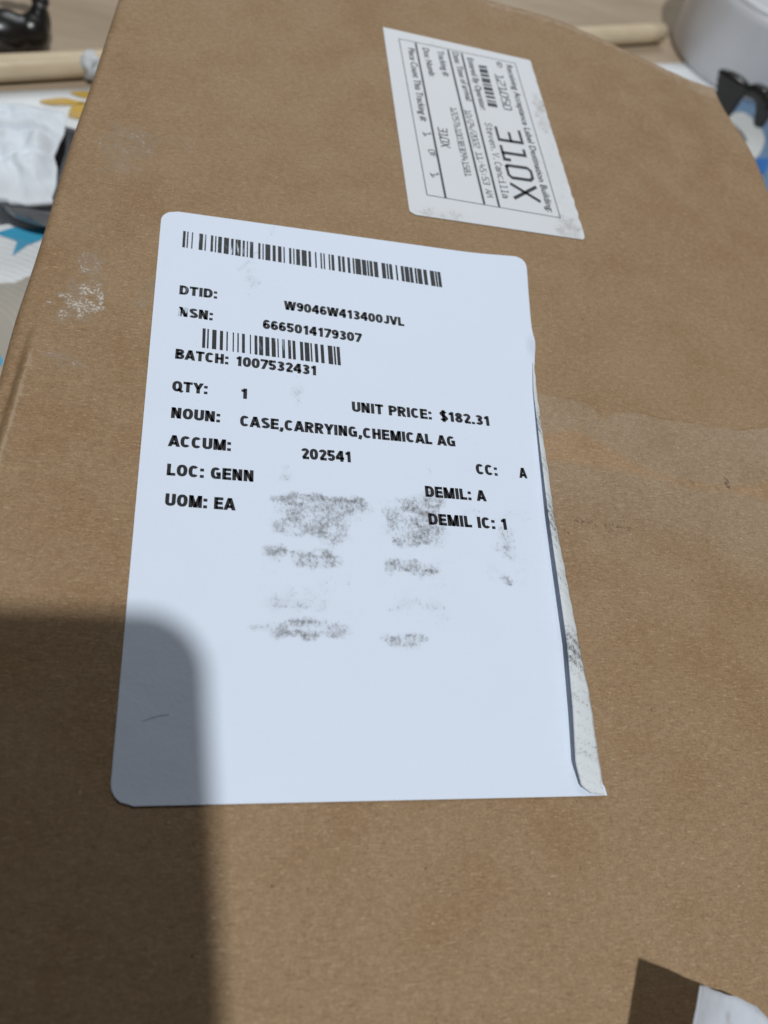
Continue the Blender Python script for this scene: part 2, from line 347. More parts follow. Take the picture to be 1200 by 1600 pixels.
def smooth01(x): x = np.clip(x, 0, 1); return x * x * (3 - 2 * x)

def poly_sd(px, py, poly):
    """signed distance to a polygon, positive inside (mm)"""
    d = np.full(px.shape, 1e9); inside = np.zeros(px.shape, bool)
    n = len(poly)
    for i in range(n):
        ax, ay = poly[i]; bx, by = poly[(i + 1) % n]
        ex, ey = bx - ax, by - ay
        tt = np.clip(((px - ax) * ex + (py - ay) * ey) / (ex * ex + ey * ey), 0, 1)
        d = np.minimum(d, np.hypot(px - ax - tt * ex, py - ay - tt * ey))
        cond = ((ay > py) != (by > py))
        xi = ax + (py - ay) * ex / (ey if abs(ey) > 1e-9 else 1e-9)
        inside ^= cond & (px < xi)
    return np.where(inside, d, -d)

_lat = rng.random((8, 128, 128))
def vnoise(x, y, k):
    """smooth lattice noise, 0..1"""
    xi = np.floor(x).astype(int); yi = np.floor(y).astype(int)
    fx = smooth01(x - xi); fy = smooth01(y - yi)
    g = _lat[k]
    a = g[yi % 128, xi % 128]; b = g[yi % 128, (xi + 1) % 128]
    c = g[(yi + 1) % 128, xi % 128]; d = g[(yi + 1) % 128, (xi + 1) % 128]
    return (a * (1 - fx) + b * fx) * (1 - fy) + (c * (1 - fx) + d * fx) * fy

def blotch(px, py, boxes, warp=0.0):
    r = np.zeros(px.shape)
    if warp:
        ox, oy = px, py
        px = ox + warp * 2.2 * (vnoise(ox * .33 + 9, oy * .33, 0) - .5) + warp * 1.6 * (vnoise(ox * .9, oy * .9, 1) - .5)
        py = oy + warp * 2.0 * (vnoise(ox * .33, oy * .33 + 5, 2) - .5) + warp * 1.4 * (vnoise(ox * .9, oy * .9, 3) - .5)
        mod = 0.45 + 0.9 * vnoise(ox * .55, oy * .55, 4)
    for cx, cy, hx, hy, s in boxes:
        q = ((px - cx) / (hx * 1.25)) ** 2 + ((py - cy) / (hy * 1.25)) ** 2
        if warp: q = ((px - cx) / (hx * 1.2)) ** 4 + ((py - cy) / (hy * 1.25)) ** 2
        r = np.maximum(r, s * np.clip(1.35 * (1 - q), 0, 1))
    return np.clip(r * mod * 1.15, 0, 1) if warp else r

def set_attr(mesh, name, arr):
    a = mesh.attributes.new(name, 'FLOAT', 'POINT')
    a.data.foreach_set('value', np.asarray(arr, dtype=np.float32).ravel())

def make_top_panel(parent):
    rad = 2.6
    def axis(L, step):
        prof = [(rad - rad * math.cos(a), -rad + rad * math.sin(a)) for a in np.linspace(0, math.pi / 2, 7)]
        s = [p[0] for p in prof]; dz = [p[1] for p in prof]
        n = int((L - 2 * rad) / step)
        inner = list(np.linspace(rad, L - rad, n + 1))[1:-1]
        s = s + inner + [L - x for x in reversed(s)]
        dz = dz + [0.0] * len(inner) + list(reversed(dz))
        return np.array(s), np.array(dz)
    S, dS = axis(BW, 0.7); T, dT = axis(BL, 0.7)
    ss, tt = np.meshgrid(S, T, indexing='xy')
    zs, zt = np.meshgrid(dS, dT, indexing='xy')
    z = -np.minimum(rad, np.hypot(zs, zt))
    # edge waver
    wav = np.array([[mnoise.noise((t * 0.02, 3.1, 0)) for t in T]]).T
    ss = ss + wav * 0.7 * (1 - ss / BW) + 0.5 * wav * (ss / BW)
    wav2 = np.array([[mnoise.noise((s * 0.03, 7.7, 0)) + 0.5 * mnoise.noise((s * 0.15, 1.7, 0)) for s in S]])
    tt = tt + wav2 * 0.9 * smooth01((tt - BL + 60) / 60)
    px = B0.x + BV.x * ss + BU.x * tt; py = B0.y + BV.y * ss + BU.y * tt
    # far right corner pressed down, far edge a little dished
    dcor = np.hypot((BW - ss) / 1.25, (BL - tt))
    z = z - 8.0 * smooth01((75 - dcor) / 75) ** 1.3
    z = z - 1.2 * smooth01((ss - 150) / 80) * smooth01((tt - 300) / 100)
    # crushed left edge beside the label
    cr = smooth01((tt - 120) / 30) * smooth01((214 - tt) / 22)
    z = z - 2.2 * cr * smooth01((5.5 - ss) / 2.2)
    z = z + 0.6 * cr * np.exp(-((ss - 6.3) / 1.0) ** 2)
    # frayed ridge along the far edge
    fr = smooth01((ss - 105) / 30) * np.exp(-((BL - tt - 5.0) / 1.6) ** 2)
    z = z + 0.45 * fr * (0.6 + wav2)
    nx, ny = len(S), len(T)
    verts = np.stack([px, py, z], -1).reshape(-1, 3) * MM
    idx = np.arange(nx * ny).reshape(ny, nx)
    quads = np.stack([idx[:-1, :-1], idx[:-1, 1:], idx[1:, 1:], idx[1:, :-1]], -1).reshape(-1, 4)
    m = bpy.data.meshes.new('top_panel')
    m.vertices.add(len(verts)); m.vertices.foreach_set('co', verts.ravel())
    m.loops.add(quads.size); m.loops.foreach_set('vertex_index', quads.ravel())
    m.polygons.add(len(quads)); m.polygons.foreach_set('loop_start', np.arange(0, quads.size, 4))
    m.update(calc_edges=True)
    set_attr(m, 'pale', np.clip(poly_sd(px, py, PALE_POLY), -6, 6))
    set_attr(m, 'palefade', smooth01((py - 35) / 45) * smooth01((px - 90) / 6))
    set_attr(m, 'band', np.clip(poly_sd(px, py, BAND_POLY), -6, 6))
    st = blotch(px, py, STAINS)
    for x, y in SPECKS:
        st = np.maximum(st, 1.7 * np.exp(-(((px - x) / 0.35) ** 2 + ((py - y) / 0.45) ** 2)))
    set_attr(m, 'stain', st)
    set_attr(m, 'scuff', blotch(px, py, SCUFFS, 2.0))
    ew = 0.75 * np.exp(-((BL - tt - 4.5) / 2.6) ** 2) * smooth01((ss - 95) / 40)
    ew = np.maximum(ew, 0.9 * cr * np.exp(-((ss - 6.3) / 0.7) ** 2))
    ew = np.maximum(ew, 0.85 * smooth01((38 - dcor) / 38))
    set_attr(m, 'edgewear', ew)
    return link('top_panel', m, CARD, parent, smooth=True)

box = tag(empty('cardboard_box', (B0.x + BV.x * BW / 2 + BU.x * BL / 2, B0.y + BV.y * BW / 2 + BU.y * BL / 2, TABLE_Z)),
          'brown kraft cardboard box with two white stickers on its top', 'box')
def under(o, parent):
    """parent without moving"""
    o.parent = parent
    o.matrix_parent_inverse = Matrix.Translation(-parent.location)
    return o
under(make_top_panel(None), box)

def slab(name, s0, s1, t0, t1, z0, z1):
    bm = bmesh.new()
    vs_ = []
    for z in (z0, z1):
        for s, t in ((s0, t0), (s1, t0), (s1, t1), (s0, t1)):
            p = B0 + BV * s + BU * t
            vs_.append(bm.verts.new((p.x * MM, p.y * MM, z * MM)))
    for f in ((3, 2, 1, 0), (4, 5, 6, 7), (0, 1, 5, 4), (1, 2, 6, 5), (2, 3, 7, 6), (3, 0, 4, 7)):
        bm.faces.new([vs_[i] for i in f])
    return under(link(name, bm_mesh(bm), CARD), box)
WALL_TOP = -3.2
slab('side_panel', 0.4, 4.4, 4.5, BL - 4.5, TABLE_Z + 0.6, WALL_TOP)
slab('side_panel', BW - 4.4, BW - 0.4, 4.5, BL - 4.5, TABLE_Z + 0.6, -12)
slab('end_panel', 0.4, BW - 0.4, 0.4, 4.4, TABLE_Z + 0.6, WALL_TOP)
slab('end_panel', 0.4, BW - 0.4, BL - 4.4, BL - 0.4, TABLE_Z + 0.6, -12)
slab('bottom_panel', 4.6, BW - 4.6, 4.6, BL - 4.6, TABLE_Z + 0.6, TABLE_Z + 4.6)

# ------------------------------------------------------------------ lettering
def arc(cx, cy, rx, ry, a0, a1, n=9, p=2.0):
    out = []
    for i in range(n + 1):
        a = math.radians(a0 + (a1 - a0) * i / n)
        ca, sa = math.cos(a), math.sin(a)
        out.append((cx + rx * math.copysign(abs(ca) ** (2 / p), ca), cy + ry * math.copysign(abs(sa) ** (2 / p), sa)))
    return out

def bold_glyphs(w):
    """centre-line glyphs of a heavy grotesque, cap height 1; returns {char: (advance, [strokes])}"""
    h = w / 2; a, b = h, 1 - h
    W = 0.62; l, r = h, W - h; m = W / 2
    q = 2.35
    G = {}
    O = arc(m, .5, m - h, .5 - h, 0, 360, 32, q)
    G['O'] = (W + .04, [[(x * 1.06, y) for x, y in O]])
    G['0'] = (W - .05, [[(x * .92, y) for x, y in O]])
    G['Q'] = (W + .04, [[(x * 1.06, y) for x, y in O], [(m + .05, .28), (W + .06, -.02)]])
    G['C'] = (W, [arc(m, .5, m - h, .5 - h, 42, 318, 26, q)])
    G['G'] = (W + .03, [arc(m, .5, m - h, .5 - h, 45, 300, 24, q), [(r + .0, .02), (r + .0, .46)], [(m + .02, .47), (r + h, .47)]])
    G['D'] = (W + .02, [[(l, 0), (l, 1)], [(l, b), (m - .02, b)] + arc(m - .02, .5, r - m + .04, .5 - h, 90, -90, 16, q) + [(l, a)]])
    G['B'] = (W, [[(l, 0), (l, 1)], [(l, b), (m + .02, b)] + arc(m + .02, .745, r - m - .05, .255 - h, 90, -90, 10) + [(l, .49)],
                  [(l, .51), (m + .02, .51)] + arc(m + .02, .29, r - m - .02, .29 - h + .0, 90, -90, 10) + [(l, a)]])
    G['P'] = (W - .02, [[(l, 0), (l, 1)], [(l, b), (m, b)] + arc(m, .68, r - m, .32 - h, 90, -90, 12) + [(l, .36 + h)]])
    G['R'] = (W + .01, [[(l, 0), (l, 1)], [(l, b), (m, b)] + arc(m, .70, r - m, .30 - h, 90, -90, 12) + [(l, .40 + h)], [(m + .0, .48), (r + .02, -.05)]])
    G['T'] = (W - .02, [[(0, b), (W - .02, b)], [(m - .01, 0), (m - .01, 1)]])
    G['I'] = (w + .02, [[(h + .01, 0), (h + .01, 1)]])
    G['N'] = (W + .02, [[(l, 0), (l, 1)], [(r, 0), (r, 1)], [(l - .02, 1.06), (r + .02, -.06)]])
    G['M'] = (W + .17, [[(l, 0), (l, 1)], [(r + .17, 0), (r + .17, 1)], [(l, 1.08), (m + .085, .0)], [(r + .17, 1.08), (m + .085, .0)]])
    G['W'] = (W + .28, [[(.06, 1.08), (.25, -.08)], [(.25, -.08), (.45, 1.08)], [(.45, 1.08), (.65, -.08)], [(.65, -.08), (.84, 1.08)]])
    G['V'] = (W, [[(.06, 1.08), (m, -.05)], [(m, -.05), (W - .06, 1.08)]])
    G['A'] = (W + .04, [[(.06, -.08), (m + .02, 1.05)], [(m + .02, 1.05), (W - .02, -.08)], [(.16, .28), (W - .12, .28)]])
    G['Y'] = (W - .01, [[(.05, 1.08), (m, .42)], [(W - .05, 1.08), (m, .42)], [(m, 0), (m, .5)]])
    G['H'] = (W + .01, [[(l, 0), (l, 1)], [(r, 0), (r, 1)], [(l, .51), (r, .51)]])
    G['U'] = (W, [[(l, 1), (l, .33)] + arc(m, .33, m - h, .33 - h, 180, 360, 14, q) + [(r, .33), (r, 1)]])
    G['L'] = (W - .10, [[(l, 0), (l, 1)], [(l, a), (W - .10, a)]])
    G['E'] = (W - .06, [[(l, 0), (l, 1)], [(l, a), (W - .06, a)], [(l, b), (W - .07, b)], [(l, .51), (W - .10, .51)]])
    G['J'] = (W - .12, [[(W - .12 - h, 1), (W - .12 - h, .30)] + arc((W - .12) / 2, .30, (W - .12) / 2 - h, .30 - h, 0, -165, 12)])
    G['S'] = (W - .02, [arc(m, .735, m - h - .02, .265 - h, 25, 200, 12) + [(m - .05, .52), (m + .07, .47)] + arc(m, .275, m - h, .275 - h, 20, -155, 12)])
    G['$'] = (W - .04, G['S'][1] + [[(m, -.10), (m, 1.10)]])
    G['1'] = (.46, [[(.30, 0), (.30, 1)], [(.06, .78), (.30, .78)]])
    G['2'] = (W - .07, [arc(m - .03, .70, m - h - .03, .30 - h, 170, -20, 14) + [(l + .03, .12)], [(l - .02, a), (W - .07, a)]])
    G['3'] = (W - .07, [arc(m - .04, .74, m - h - .04, .26 - h, 160, -80, 12) + [(m - .10, .515)], [(m - .10, .515)] + arc(m - .04, .285, m - h - .03, .285 - h, 80, -160, 12)])
    G['4'] = (W - .04, [[(m + .10, 0), (m + .10, 1)], [(m + .08, .98), (.06, .33)], [(.0, .30), (W - .04, .30)]])
    G['5'] = (W - .07, [[(W - .10, b), (.13, b)], [(.14, 1), (.10, .50)], [(.08, .54)] + arc(m - .04, .325, m - h - .03, .325 - h, 120, -160, 14)])
    G['6'] = (W - .07, [arc(m - .03, .32, m - h - .03, .32 - h, 0, 360, 24), arc(m - .03, .50, m - h - .03, .5 - h, 40, 190, 14, q) + [(l, .33)]])
    G['9'] = (W - .07, [[(W - .06 - x, 1 - y) for x, y in s] for s in G['6'][1]])
    G['7'] = (W - .09, [[(0, b), (W - .09, b)], [(W - .13, .92), (.17, -.05)]])
    G['8'] = (W - .07, [arc(m - .03, .745, m - h - .05, .255 - h, 0, 360, 20), arc(m - .03, .285, m - h - .03, .285 - h, 0, 360, 22)])
    G[':'] = (w + .04, [[(h + .02, 0), (h + .02, w * 1.05)], [(h + .02, .55), (h + .02, .55 + w * 1.05)]])
    G['.'] = (w + .02, [[(h + .01, 0), (h + .01, w)]])
    G[','] = (w + .04, [[(h + .03, w), (h + .03, .04), (h - .05, -.16)]])
    G[' '] = (.28, [])
    return G

def mono_glyphs():
    """thin squared typewriter strokes on a fixed pitch, cap height 1"""
    G = {}
    def g(ch, *st): G[ch] = (0.66, [list(s) for s in st])
    g('0', [(.10, .0), (.42, .0), (.52, .12), (.52, .88), (.42, 1), (.16, 1), (.06, .88), (.06, .06), (.12, .0)])
    g('O', [(.14, .0), (.44, .0), (.52, .12), (.52, .88), (.44, 1), (.14, 1), (.06, .88), (.06, .12), (.14, .0)])
    g('1', [(.10, .96), (.30, .96), (.30, .0)], [(.06, .0), (.56, .0), (.56, .22)])
    g('2', [(.06, 1), (.52, 1), (.52, .55), (.06, .40), (.06, .0), (.54, .0)])
    g('3', [(.06, 1), (.52, 1), (.52, .0), (.04, .0)], [(.20, .52), (.52, .52)])
    g('4', [(.10, 1), (.06, .38), (.54, .38)], [(.42, .62), (.42, .0)])
    g('5', [(.52, 1), (.08, 1), (.08, .56), (.46, .54), (.52, .40), (.52, .0), (.05, .0)])
    g('6', [(.14, 1), (.07, .5), (.07, .0), (.52, .0), (.52, .46), (.07, .46)])
    g('7', [(.06, 1), (.52, 1), (.28, .45), (.28, 0)])
    g('8', [(.12, .52), (.12, 1), (.46, 1), (.46, .52), (.06, .52), (.06, .0), (.53, .0), (.53, .52), (.46, .52)])
    g('9', [(.52, .50), (.08, .50), (.08, 1), (.52, 1), (.50, .4), (.40, 0)])
    g('X', [(.04, 0), (.54, 1)], [(.04, 1), (.54, 0)])
    g('/', [(.08, -.05), (.50, 1.05)])
    g(':', [(.29, .12), (.29, .26)], [(.29, .56), (.29, .70)])
    g('A', [(.04, 0), (.29, 1), (.54, 0)], [(.14, .34), (.44, .34)])
    g('M', [(.05, 0), (.05, 1), (.29, .45), (.53, 1), (.53, 0)])
    g('F', [(.10, 0), (.10, 1), (.54, 1)], [(.10, .52), (.44, .52)])
    g('S', arc(.29, .75, .22, .25, 20, 215, 10) + [(.36, .47)] + arc(.29, .25, .24, .25, 35, -160, 10))
    g('C', arc(.32, .5, .24, .5, 50, 310, 16))
    g('V', [(.04, 1), (.29, 0), (.54, 1)])
    g('t', [(.26, .95), (.26, .12), (.34, .0), (.50, .04)], [(.08, .68), (.48, .68)])
    g('e', [(.06, .37), (.52, .37)] + arc(.29, .35, .23, .35, 5, 310, 16))
    g('v', [(.06, .68), (.29, 0), (.52, .68)])
    g('n', [(.08, 0), (.08, .70)], [(.08, .45)] + arc(.30, .44, .21, .25, 150, 0, 8) + [(.51, 0)])
    g('a', arc(.28, .46, .22, .24, 150, 0, 8) + [(.50, 0)], arc(.28, .20, .22, .20, 0, 360, 14))
    g('c', arc(.31, .35, .23, .35, 50, 310, 14))
    g('i', [(.12, .66), (.30, .66), (.30, .0)], [(.08, .0), (.52, .0)], [(.28, .86), (.28, .98)])
    g('l', [(.12, 1), (.30, 1), (.30, .0)], [(.08, .0), (.52, .0)])
    g('.', [(.24, .0), (.24, .14)])
    G[' '] = (.66, [])
    return G

def stroke_polys(pts, w, caps=0.0):
    """a constant-width band along a polyline as quads with mitred joints"""
    P = [Vector(p) for p in pts]
    P2 = [P[0]]
    for p in P[1:]:
        if (p - P2[-1]).length > 1e-5: P2.append(p)
    P = P2
    if len(P) < 2: return []
    closed = (P[0] - P[-1]).length < 1e-4
    if closed: P = P[:-1]
    n = len(P)
    L, Rr = [], []
    for i in range(n):
        d0 = (P[i] - P[i - 1]).normalized() if (i > 0 or closed) else None
        d1 = (P[(i + 1) % n] - P[i]).normalized() if (i < n - 1 or closed) else None
        if d0 is None: d0 = d1
        if d1 is None: d1 = d0
        n0 = Vector((-d0.y, d0.x)); n1 = Vector((-d1.y, d1.x))
        nn = n0 + n1
        nn = n1 if nn.length < 1e-6 else nn.normalized()
        k = 1.0 / max(0.5, nn.dot(n1))
        q = P[i].copy()
        if not closed and caps:
            if i == 0: q -= d1 * caps
            if i == n - 1: q += d0 * caps
        L.append(q + nn * (w / 2 * k)); Rr.append(q - nn * (w / 2 * k))
    polys = []
    for i in range(n if closed else n - 1):
        j = (i + 1) % n
        polys.append([L[i], Rr[i], Rr[j], L[j]])
    return polys

def clip_y(poly, lo, hi):
    for sgn, lim in ((1, lo), (-1, -hi)):
        out = []
        for i, p in enumerate(poly):
            q = poly[(i + 1) % len(poly)]
            a, b = sgn * p.y - lim, sgn * q.y - lim
            if a >= 0: out.append(p)
            if (a >= 0) != (b >= 0):
                t = a / (a - b)
                out.append(p + (q - p) * t)
        poly = out
        if len(poly) < 3: return []
    return poly

def text_polys(txt, G, w, gap, caps=0.0, clip=True):
    x = 0.0; polys = []
    for ch in txt:
        adv, strokes = G[ch]
        deep = ch in '$,Q/'
        for s in strokes:
            for pl in stroke_polys(s, w, caps):
                if clip: pl = clip_y(pl, -.2 if deep else 0.0, 1.2 if deep else 1.0)
                if not clip: pl = [Vector((p.x, (p.y + w / 2) / (1 + w))) for p in pl]
                if pl: polys.append([Vector((p.x + x, p.y)) for p in pl])
        x += adv + gap
    return polys

def lay_polys(polys, p0, p1, cap, z, fit=True):
    """put flat lettering with its baseline from p0 to p1 (mm), cap height in mm"""
    xs = [v.x for pl in polys for v in pl]
    x0, x1 = min(xs), max(xs)
    a = Vector(p0); b = Vector(p1)
    d = (b - a); Ln = d.length; d = d / Ln
    nrm = Vector((-d.y, d.x))
    sx = Ln / (x1 - x0)
    verts, faces = [], []
    for pl in polys:
        area = sum(pl[i].x * pl[(i + 1) % len(pl)].y - pl[(i + 1) % len(pl)].x * pl[i].y for i in range(len(pl)))
        if area < 0: pl = pl[::-1]
        k = len(verts)
        for v in pl:
            q = a + d * ((v.x - x0) * sx) + nrm * (v.y * cap)
            verts.append((q.x, q.y, z))
        faces.append(list(range(k, k + len(pl))))
    return verts, faces

def ink_obj(name, verts, faces, mat, parent, scratch=None, label=None):
    m = mesh_from(verts, faces)
    if scratch is not None:
        P = np.array(verts); set_attr(m, 'scratch', blotch(P[:, 0], P[:, 1], scratch))
    o = link(name, m, mat)
    o.parent = parent
    if label: o['label'] = label
    return o

SCRATCHES = [(7.0, 117.5, 2.6, 3.0, 1.0), (17.6, 142.3, 5.5, 4.0, 1.0), (29.5, 110, 4, 3, 0.5), (6.0, 125.2, 2.2, 2.0, 0.5), (11, 144, 2, 2, .4)]

# ------------------------------------------------------------------ big label
def big_label():
    z0 = 0.25
    TLc, TRc, BRc, BLc = [Vector(p) for p in LABEL_CORNERS]
    rights = [Vector(p) for p in LABEL_RIGHT]
    ny, nx = 190, 126
    def right_at(y):
        for i in range(len(rights) - 1):
            a, b = rights[i], rights[i + 1]
            if b.y <= y <= a.y:
                t = (a.y - y) / (a.y - b.y); return a.x + (b.x - a.x) * t
        return rights[0].x if y > rights[0].y else rights[-1].x
    grid = np.zeros((ny + 1, nx + 1, 3))
    for j in range(ny + 1):
        v = j / ny
        lft = BLc.lerp(TLc, v)
        yr = BRc.y + (TRc.y - BRc.y) * v
        rgt = Vector((right_at(yr) - (0.35 if 2 < yr < 113 else 0.0), yr))
        for i in range(nx + 1):
            p = lft.lerp(rgt, i / nx)
            grid[j, i, :2] = p
    # rounded corners: pull the rows in near three corners
    rad = 4.2
    for j in range(ny + 1):
        yb = (j / ny) * 152.5; yt = 152.5 - yb
        def inset(d): return rad - math.sqrt(max(0, rad * rad - (rad - d) ** 2)) if d < rad else 0
        li = max(inset(yb), inset(yt)); ri = inset(yt) * 0.75
        xl, xr = grid[j, 0, 0] + li, grid[j, -1, 0] - ri
        o0, o1 = grid[j, 0, 0], grid[j, -1, 0]
        grid[j, :, 0] = xl + (grid[j, :, 0] - o0) * (xr - xl) / (o1 - o0)
    X, Y = grid[..., 0], grid[..., 1]
    Zz = np.full(X.shape, z0)
    # upper right corner has come unstuck, and a little pucker where the fold starts
    dc = np.hypot(X - 104, Y - 153.5)
    Zz += 1.0 * smooth01((26 - dc) / 26) ** 2
    Zz += 1.5 * np.exp(-(((X - 101.6) / 1.8) ** 2 + ((Y - 119.5) / 4.5) ** 2))
    # the sheet rises a little towards the fold
    Zz += 0.25 * smooth01((X - 90) / 9) * smooth01((118 - Y) / 20)
    verts = grid.copy(); verts[..., 2] = Zz
    vf = verts.reshape(-1, 3)
    idx = np.arange((ny + 1) * (nx + 1)).reshape(ny + 1, nx + 1)
    quads = np.stack([idx[:-1, :-1], idx[:-1, 1:], idx[1:, 1:], idx[1:, :-1]], -1).reshape(-1, 4)
    m = mesh_from([tuple(v) for v in vf], quads.tolist())
    sm = np.minimum(1, 0.80 * blotch(X, Y, SMUDGES, 0.9) * (0.72 + 0.6 * vnoise(X * .15 + 3, Y * 1.3, 5)))
    # one thin crease low on the label and a hairline under the code
    def line(ax, ay, bx, by, wd, s):
        ex, ey = bx - ax, by - ay
        tt = np.clip(((X - ax) * ex + (Y - ay) * ey) / (ex * ex + ey * ey), 0, 1)
        return s * np.exp(-((np.hypot(X - ax - tt * ex, Y - ay - tt * ey)) / wd) ** 2)
    sm = np.maximum(sm, line(20.5, 134, 25.5, 142, 0.9, 0.42))
    sm = np.maximum(sm, line(27.5, 146, 29.5, 152, 1.0, 0.25))
    set_attr(m, 'smudge', sm)
    o = under(link('shipping_label', m, LABEL, smooth=True), box)
    o['label'] = 'large white printed shipping label with barcodes, sooty smears and a folded right edge'
    return o

big = big_label()
PZ = 0.29
GB = bold_glyphs(0.235)
for txt, p0, p1 in LABEL_TEXT:
    pl = text_polys(txt, GB, 0.235, 0.055)
    v, f = lay_polys(pl, p0, p1, 3.05, PZ)
    ink_obj('printed_text', v, f, INK, big, SCRATCHES)

def barcode(quad, bars, z):
    tl, tr, br, bl = [Vector(p) for p in quad]
    verts, faces = [], []
    for a, b in bars:
        k = len(verts)
        for q in (bl.lerp(br, a), bl.lerp(br, b), tl.lerp(tr, b), tl.lerp(tr, a)):
            verts.append((q.x, q.y, z))
        faces.append([k, k + 1, k + 2, k + 3])
    # several steps up each bar so that wear can follow
    V2, F2 = [], []
    for fc in faces:
        A, B, Cc, D = [Vector(verts[i]) for i in fc]
        k = len(V2)
        for s in range(7):
            V2 += [tuple(A.lerp(D, s / 6)), tuple(B.lerp(Cc, s / 6))]
        for s in range(6): F2.append([k + 2 * s, k + 2 * s + 1, k + 2 * s + 3, k + 2 * s + 2])
    return V2, F2
for quad, bars in (BARCODE_A, BARCODE_B):
    v, f = barcode(quad, bars, PZ)
    ink_obj('barcode', v, f, INK, big, SCRATCHES)

def folded_edge():
    """right margin of the label turned back over its face, sticky side up"""
    n = len(FOLD_LINE)
    def resample(P, k):
        P = [Vector(p if len(p) == 3 else (p[0], p[1], 0.3)) for p in P]
        cum = [0]
        for i in range(1, len(P)): cum.append(cum[-1] + (P[i] - P[i - 1]).length)
        out = []
        for i in range(k + 1):
            s = cum[-1] * i / k
            j = next((q for q in range(1, len(P)) if cum[q] >= s - 1e-9), len(P) - 1)
            t = (s - cum[j - 1]) / max(1e-9, cum[j] - cum[j - 1])
            out.append(P[j - 1].lerp(P[j], t))
        return out
    K = 150; M = 8
    A = resample(FOLD_LINE, K); B = resample(FOLD_FREE, K)
    verts, faces, sm = [], [], []
    for i in range(K + 1):
        jag = 0.25 * mnoise.noise((i * 0.21, 0.3, 4.0))
        for j in range(M + 1):
            t = j / M
            p = A[i].lerp(B[i], t)
            zt = B[i].z
            # rolls up out of the fold, then levels
            p.z = 0.30 + (zt - 0.30) * (1 - (1 - t) ** 1.5) + 0.05
            p.x += jag * (1 - t) * (1.0 if i < K - 3 else 0.3)
            verts.append(tuple(p))
            y = p.y
            d = 0.27
            for yc, hw, s in ((31, 7, 1.0), (93, 7, .85), (64, 10, .9), (80, 5, .6), (48, 5, .5), (20, 4, .45), (9, 3, .5)):
                d = max(d, s * max(0, 1 - ((y - yc) / hw) ** 2))
            sm.append(d * (0.75 + 0.35 * math.sin(i * 1.7 + j)))
    for i in range(K):
        for j in range(M):
            a = i * (M + 1) + j
            faces.append([a, a + 1, a + M + 2, a + M + 1])
    m = mesh_from(verts, faces)
    m.flip_normals()
    set_attr(m, 'smudge', np.array(sm))
    o = link('folded_edge', m, ADHESIVE, smooth=True)
    sol = o.modifiers.new('thickness', 'SOLIDIFY'); sol.thickness = 0.00012; sol.offset = 0
    o.parent = big
    o['label'] = 'dirty white strip of label folded over with its sticky side up'
    return o
folded_edge()

# a fine crease mark low on the label
def hair(name, pts, wd, z, mat, parent):
    polys = stroke_polys(pts, wd)
    verts, faces = [], []
    for pl in polys:
        k = len(verts); verts += [(p.x, p.y, z) for p in pl]; faces.append(list(range(k, k + len(pl))))
    return ink_obj(name, verts, faces, mat, parent)
GREY = plain('pencil_grey', (0.24, 0.24, 0.26), 0.6)
hair('crease_mark', CREASE, 0.09, PZ, GREY, big)

# ------------------------------------------------------------------ small label
def small_label():
    c = [Vector(p) for p in SMALL_CORNERS]        # left-far, right-far, right-near, left-near
    nx, ny = 60, 95
    V = np.zeros((ny + 1, nx + 1, 3))
    for j in range(ny + 1):
        a = c[3].lerp(c[0], j / ny); b = c[2].lerp(c[1], j / ny)
        rad = 1.8; d = (j / ny) * 93
        ins = rad - math.sqrt(max(0, rad * rad - (rad - d) ** 2)) if d < rad else 0
        a = a + Vector((ins, 0)); b = b - Vector((ins * 0.6, 0))
        for i in range(nx + 1):
            p = a.lerp(b, i / nx); V[j, i] = (p.x, p.y, 0.22)
    X, Y = V[..., 0], V[..., 1]
    V[..., 0] += np.where(np.arange(nx + 1) == nx, 1, 0)[None, :] * np.array([0.35 * mnoise.noise((j * .35, 1, 2)) for j in range(ny + 1)])[:, None]
    idx = np.arange((ny + 1) * (nx + 1)).reshape(ny + 1, nx + 1)
    quads = np.stack([idx[:-1, :-1], idx[:-1, 1:], idx[1:, 1:], idx[1:, :-1]], -1).reshape(-1, 4)
    m = mesh_from([tuple(v) for v in V.reshape(-1, 3)], quads.tolist())
    sm = blotch(X, Y, [(122, 172, 5, 6, .6), (123, 228, 2.4, 12, .65), (80, 168.5, 9, 1.8, .45), (122, 200, 4, 28, .28), (103, 214, 6, 8, .2), (88, 256, 3, 1.5, .4), (75, 215, 5, 30, .15)], 1.5)
    set_attr(m, 'smudge', sm)
    o = under(link('receiving_label', m, OLDLABEL, smooth=True), box)
    o['label'] = 'smaller white receiving label near the far edge, its print turned sideways'
    return o
small = small_label()
SZ = 0.26
GM = mono_glyphs()

def sans_polys(txt):
    cu = bpy.data.curves.new('t', 'FONT'); cu.body = txt; cu.resolution_u = 3
    ob = bpy.data.objects.new('t', cu); scene.collection.objects.link(ob)
    dg = bpy.context.evaluated_depsgraph_get()
    me = bpy.data.meshes.new_from_object(ob.evaluated_get(dg))
    polys = [[Vector(me.vertices[i].co[:2]) / 0.70 for i in p.vertices] for p in me.polygons]
    bpy.data.objects.remove(ob); bpy.data.curves.remove(cu); bpy.data.meshes.remove(me)
    return polys
for kind, txt, p0, p1, cap in SMALL_TEXT:
    if kind == 'sans':
        pl = sans_polys(txt)
        pl = pl + [[Vector((p.x + .05, p.y)) for p in q] for q in pl] + [[Vector((p.x + .025, p.y + .03)) for p in q] for q in pl]
    elif kind == 'mono': pl = text_polys(txt, GM, 0.125, 0.0, 0.05, clip=False)
    else: pl = text_polys(txt, GM, 0.118, 0.07, 0.05, clip=False)
    v, f = lay_polys(pl, p0, p1, cap, SZ)
    ink_obj('printed_text', v, f, {'sans': INK3, 'mono': INK2, 'bold': INK}[kind], small)
